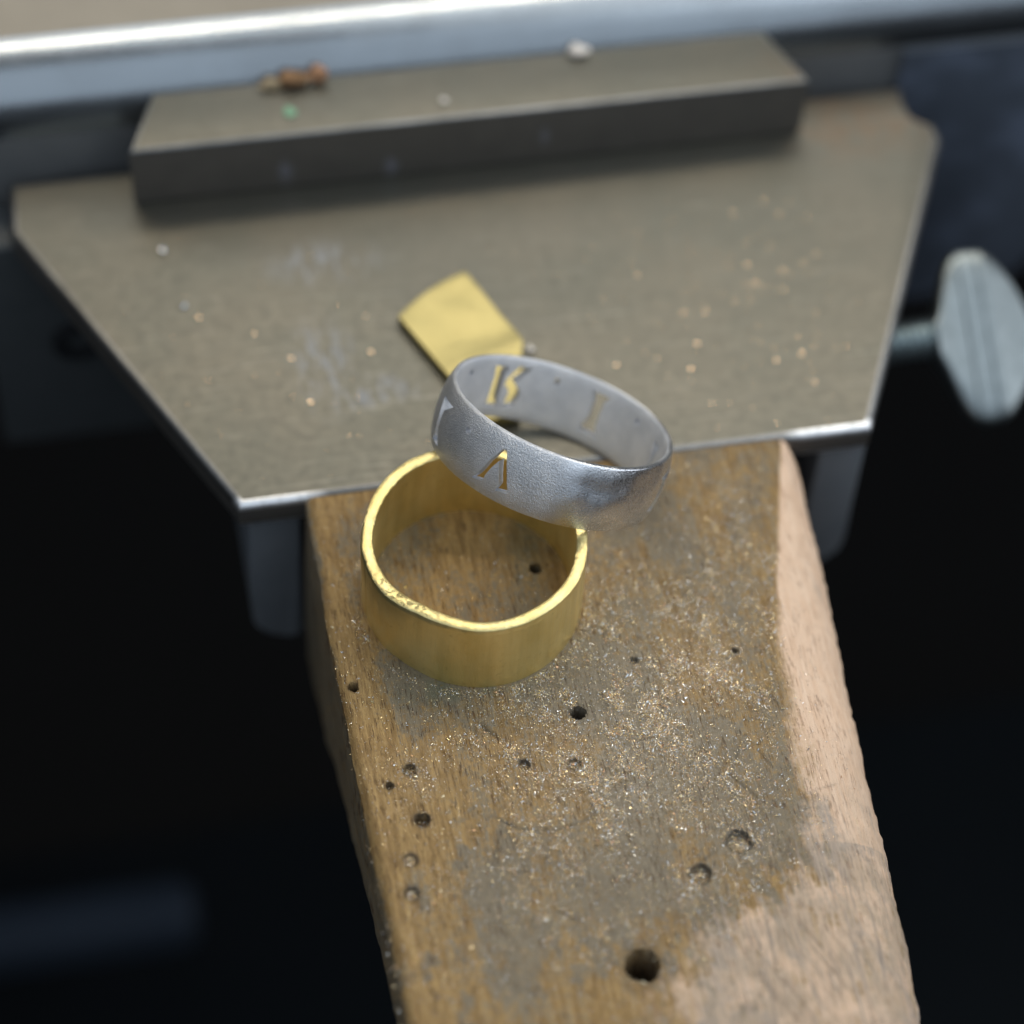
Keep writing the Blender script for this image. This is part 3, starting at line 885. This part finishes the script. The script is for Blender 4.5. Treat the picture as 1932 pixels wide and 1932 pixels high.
# ------------------------------------------------------------------ gold sheet offcut lying on the plate
NU = 30
bm = bmesh.new()
top = []; bot = []
for i in range(NU + 1):
    u = i / NU; rt = []; rb = []
    for j in range(NU + 1):
        v = j / NU
        lx = np.interp(v, [0, 0.5, 1], [-12.3, -9.0, -6.3]); ly = np.interp(v, [0, 0.5, 1], [19.5, 12.0, 5.4])
        rx = np.interp(v, [0, 0.1, 0.3, 0.44, 0.5, 0.56, 1], [-4.8, -3.9, -2.3, -1.0, -0.85, -1.2, -2.9])
        ry = np.interp(v, [0, 0.1, 0.3, 0.44, 0.5, 0.56, 1], [24.2, 22.2, 18.2, 15.4, 14.5, 13.4, 5.6])
        bow = 0.55 * math.sin(math.pi * u) * (1 - v)
        x = lx * (1 - u) + rx * u - 0.30 * bow
        y = ly * (1 - u) + ry * u + 1.0 * bow
        k = u * max(0, 1 - abs(v - 0.5) / 0.14)
        z = 0.46 + 0.5 * (v - 0.45) ** 2 + 0.20 * (u - 0.5) ** 2 + 0.22 * k ** 2
        th_ = 0.75
        rt.append(bm.verts.new((x, y, z + th_))); rb.append(bm.verts.new((x + 0.05, y, max(0.01, z - 0.45))))
    top.append(rt); bot.append(rb)
for i in range(NU):
    for j in range(NU):
        bm.faces.new((top[i][j], top[i + 1][j], top[i + 1][j + 1], top[i][j + 1]))
        bm.faces.new((bot[i][j], bot[i][j + 1], bot[i + 1][j + 1], bot[i + 1][j]))
for i in range(NU):
    for L_, R_ in ((top, bot),):
        bm.faces.new((L_[i][0], R_[i][0], R_[i + 1][0], L_[i + 1][0]))
        bm.faces.new((L_[i][NU], L_[i + 1][NU], R_[i + 1][NU], R_[i][NU]))
        bm.faces.new((L_[0][i], L_[0][i + 1], R_[0][i + 1], R_[0][i]))
        bm.faces.new((L_[NU][i], R_[NU][i], R_[NU][i + 1], L_[NU][i + 1]))
bmesh.ops.recalc_face_normals(bm, faces=bm.faces)
sharp = [e for e in bm.edges if len(e.link_faces) == 2 and e.calc_face_angle(0) > 0.7]
bmesh.ops.bevel(bm, geom=sharp, offset=0.12, segments=2, profile=0.5, affect='EDGES', clamp_overlap=True)
o = recentre(link('gold_offcut', mesh_from_bm(bm, 'gold_offcut'), M_SHEET, None, 40))
tag(o, 'small square offcut of yellow gold sheet lying on the steel plate behind the silver ring', 'metal offcut')


# ------------------------------------------------------------------ filings and crumbs
def flakes(px, py, pz, size, mats, aspect=1.6):
    """many tiny four-sided chips as one mesh"""
    n = len(px)
    tet = np.array([(1, 0.1, -0.15), (-0.75, 0.6, -0.15), (-0.6, -0.7, -0.1), (0.0, 0.05, 0.35)])
    tet = tet * np.array([aspect, 0.75, 0.8])
    q = rng.normal(size=(n, 4)); q[:, 1:3] *= 0.55; q /= np.linalg.norm(q, axis=1)[:, None]
    w_, x_, y_, z_ = q.T
    Rm = np.stack([1 - 2 * (y_ ** 2 + z_ ** 2), 2 * (x_ * y_ - z_ * w_), 2 * (x_ * z_ + y_ * w_),
                   2 * (x_ * y_ + z_ * w_), 1 - 2 * (x_ ** 2 + z_ ** 2), 2 * (y_ * z_ - x_ * w_),
                   2 * (x_ * z_ - y_ * w_), 2 * (y_ * z_ + x_ * w_), 1 - 2 * (x_ ** 2 + y_ ** 2)], -1).reshape(n, 3, 3)
    jit = tet[None] * rng.uniform(0.6, 1.3, (n, 4, 1))
    v = np.einsum('nij,nkj->nki', Rm, jit * size[:, None, None])
    v[:, :, 2] -= v[:, :, 2].min(1)[:, None]
    v += np.stack([px, py, pz - 0.005], -1)[:, None, :]
    f = np.array([(0, 1, 3), (1, 2, 3), (2, 0, 3), (0, 2, 1)])
    F_ = (f[None] + 4 * np.arange(n)[:, None, None]).reshape(-1, 3)
    me = bpy.data.meshes.new('flakes')
    me.from_pydata(v.reshape(-1, 3).tolist(), [], F_.tolist())
    me.polygons.foreach_set('material_index', np.repeat(mats, 4).astype(np.int32))
    return me


NC = 2200000
cx_ = rng.uniform(-24.4, 19, NC); cy_ = rng.uniform(-74, -1, NC)
z_, ii, jj = wood_z(cx_, cy_)
dens = dust[ii, jj] * np.clip(0.42 + 1.2 * fbm(cx_, cy_, 2.6, 3.6, 111), 0.04, 1.6)
dens = dens * np.clip(0.55 + 1.1 * vnoise(cx_, cy_, 0.6, 0.8, 117), 0.1, 1.6) + 0.012 + 0.8 * fill[ii, jj]
dens *= (1 - worn[ii, jj] * 0.93) * (1 - (cut[ii, jj] > 0.8) * 0.9)
rg = np.hypot(cx_ - GX, cy_ - GY)
dens = dens + 0.30 * np.exp(-((rg - 10.75) / 0.4) ** 2) * np.clip(0.5 + vnoise(cx_, cy_, 1.5, 1.5, 119), 0, 1)
dens *= np.where(rg < 9.0, 0.25, np.where(rg < 10.4, 0.0, 1.0))
keep = rng.uniform(0, 1, NC) < dens * 0.9
px, py, pz = cx_[keep], cy_[keep], z_[keep]
size = np.clip(rng.lognormal(np.log(0.040), 0.50, len(px)), 0.016, 0.16)
mats = rng.choice([0, 1, 2, 3], size=len(px), p=[0.44, 0.30, 0.06, 0.20])
big = rng.uniform(0, 1, len(px)) < 0.035
size[big] = np.clip(rng.lognormal(np.log(0.085), 0.3, big.sum()), 0.05, 0.18)
me = flakes(px, py, pz, size, mats)
o = link('metal_filings', me, [M_FG, M_FS, M_FC, M_FB])
tag(o, 'sparkling gold and silver filings scattered over the wooden bench pin', 'filings', kind='stuff')

SPECK = [(28.37, 28.02, 1), (23.53, 21.89, 1), (23.73, 28.85, 0.7), (27.2, 30.02, 0.7), (26.79, 20.69, 0.8), (30.76, 22.23, 0.8), (29.13, 21.27, 0.8), (27.41, 19.89, 0.8), (16.16, 12.6, 1), (26.02, 9.88, 1.1), (26.4, 6.2, 1), (23.4, 9.47, 0.9), (14.83, 9.64, 1), (12.32, 22.16, 0.9), (7.79, 11.18, 0.9), (13.64, 27.66, 0.5), (28.81, 14.79, 0.6), (23.73, 19.39, 0.8), (21.05, 17.35, 0.6), (15.79, 16.76, 0.6), (-31.3, 23.2, 0.9), (-22.1, 11.15, 1), (-15.43, 16.4, 1), (-23.13, 16.77, 0.8), (-26.23, 20.4, 0.7), (-15.22, 20.97, 0.6), (15.77, 5.32, 0.5), (19.67, 4.06, 0.5), (17.87, 16.44, 0.6), (26.6, 24.29, 0.5)]
ps = np.array(SPECK)
ex = np.stack([rng.normal(22, 7, 120), rng.normal(18, 8, 120), rng.uniform(0.2, 0.5, 120)], -1)
ex2 = np.stack([rng.uniform(-40, 34, 120), rng.uniform(2, 36, 120), rng.uniform(0.15, 0.4, 120)], -1)
ps = np.concatenate([ps, ex, ex2])
ok = (ps[:, 1] > 1.5) & (ps[:, 1] < 38) & (np.abs(ps[:, 0]) < 29 + ps[:, 1] * 0.45) & (np.hypot(ps[:, 0] - 3, ps[:, 1] - 3) > 6)
ok &= ~((ps[:, 0] > -13) & (ps[:, 0] < 0) & (ps[:, 1] > 9) & (ps[:, 1] < 25))
ps = ps[ok]
cv, cf = [], []
for x, y, k in ps:
    r0 = 0.235 * k; az = random.uniform(0, 6.28); h0 = r0 * random.uniform(0.35, 0.6)
    tx, ty = random.gauss(0, 0.035), random.gauss(0, 0.035); m0 = len(cv); n0 = random.choice([5, 6, 7])
    for lev, rad in ((0, 1.0), (1, 0.78)):
        for q in range(n0):
            a = az + 2 * math.pi * q / n0; rj = r0 * rad * (0.8 + 0.35 * ((q * 7 + int(az * 10)) % 5) / 5)
            dx, dy = rj * math.cos(a), rj * math.sin(a)
            cv.append((x + dx, y + dy, -0.01 if lev == 0 else h0 + dx * tx + dy * ty))
    cf.append([m0 + n0 + q for q in range(n0)])
    for q in range(n0): cf.append([m0 + q, m0 + (q + 1) % n0, m0 + n0 + (q + 1) % n0, m0 + n0 + q])
me = bpy.data.meshes.new('metal_specks')
me.from_pydata(cv, [], cf)
o = link('metal_specks', me, [M_SP, M_FS, M_FC])
tag(o, 'tiny copper and gold specks scattered over the grey steel plate', 'filings', kind='stuff')


def crumb(name, loc, size, mat, label, cat, seed):
    r_ = np.random.default_rng(seed)
    bm = bmesh.new()
    bmesh.ops.create_icosphere(bm, subdivisions=2, radius=1)
    for v in bm.verts:
        d = Vector(v.co)
        k = 1 + 0.28 * math.sin(3.1 * d.x + seed) * math.cos(2.7 * d.y - seed) + 0.22 * math.sin(5 * d.z + 2.3 * d.x + seed * 2) + r_.uniform(-0.08, 0.08)
        v.co = Vector((d.x * size[0] * k, d.y * size[1] * k, d.z * size[2] * k))
    mz = min(v.co.z for v in bm.verts)
    for v in bm.verts: v.co.z -= mz
    o = link(name, mesh_from_bm(bm, name), mat, None, 30)
    o.location = loc
    return tag(o, label, cat)


M_C1 = mat_simple('brown_bark', (0.17, 0.085, 0.035), (0.30, 0.17, 0.08), 0.8, sc=0.8)
M_C2 = mat_simple('orange_wood', (0.34, 0.16, 0.08), (0.42, 0.23, 0.12), 0.7, sc=1)
M_C3 = mat_simple('tan_wood', (0.30, 0.22, 0.13), (0.36, 0.28, 0.17), 0.7, sc=1)
M_C4 = mat_simple('pale_plaster', (0.62, 0.57, 0.53), (0.72, 0.67, 0.62), 0.7, sc=1)
M_C5 = mat_simple('green_wax', (0.14, 0.30, 0.18), (0.20, 0.38, 0.24), 0.5, sc=1)
crumb('wood_crumb', (-18.6, 45.7, 7.6), (1.7, 0.7, 0.8), M_C1, 'dark brown crumb, middle one on the back edge of the raised bar', 'crumb', 3)
crumb('wood_crumb', (-16.2, 45.9, 7.6), (0.9, 0.6, 0.9), M_C2, 'orange-red crumb at the right end of the row on the raised bar', 'crumb', 5)
crumb('wood_crumb', (-21.0, 45.6, 7.6), (1.0, 0.55, 0.55), M_C3, 'tan crumb at the left end of the row on the raised bar', 'crumb', 8)
crumb('plaster_crumb', (10.6, 46.0, 7.6), (0.95, 0.7, 0.4), M_C4, 'whitish crumb on the back edge of the raised bar', 'crumb', 9)
crumb('wax_crumb', (-19.6, 41.9, 7.6), (0.55, 0.7, 0.12), M_C5, 'small green smear of wax on top of the raised bar', 'crumb', 12)
crumb('metal_crumb', (-33.76, 32.23, 0.0), (0.32, 0.32, 0.25), M_FS, 'bright silvery crumb alone at the left of the plate', 'crumb', 13)
crumb('metal_crumb', (-32.5, 24.75, 0.0), (0.25, 0.22, 0.2), M_FS, 'smaller silvery crumb below the bright one at the left of the plate', 'crumb', 14)
crumb('metal_crumb', (-0.2, 14.2, 0.0), (0.35, 0.35, 0.3), M_C4, 'pale crumb just right of the gold sheet offcut', 'crumb', 15)
crumb('metal_crumb', (-4.1, 41.2, 7.6), (0.4, 0.35, 0.2), M_C4, 'pale speck near the middle of the raised bar top', 'crumb', 16)
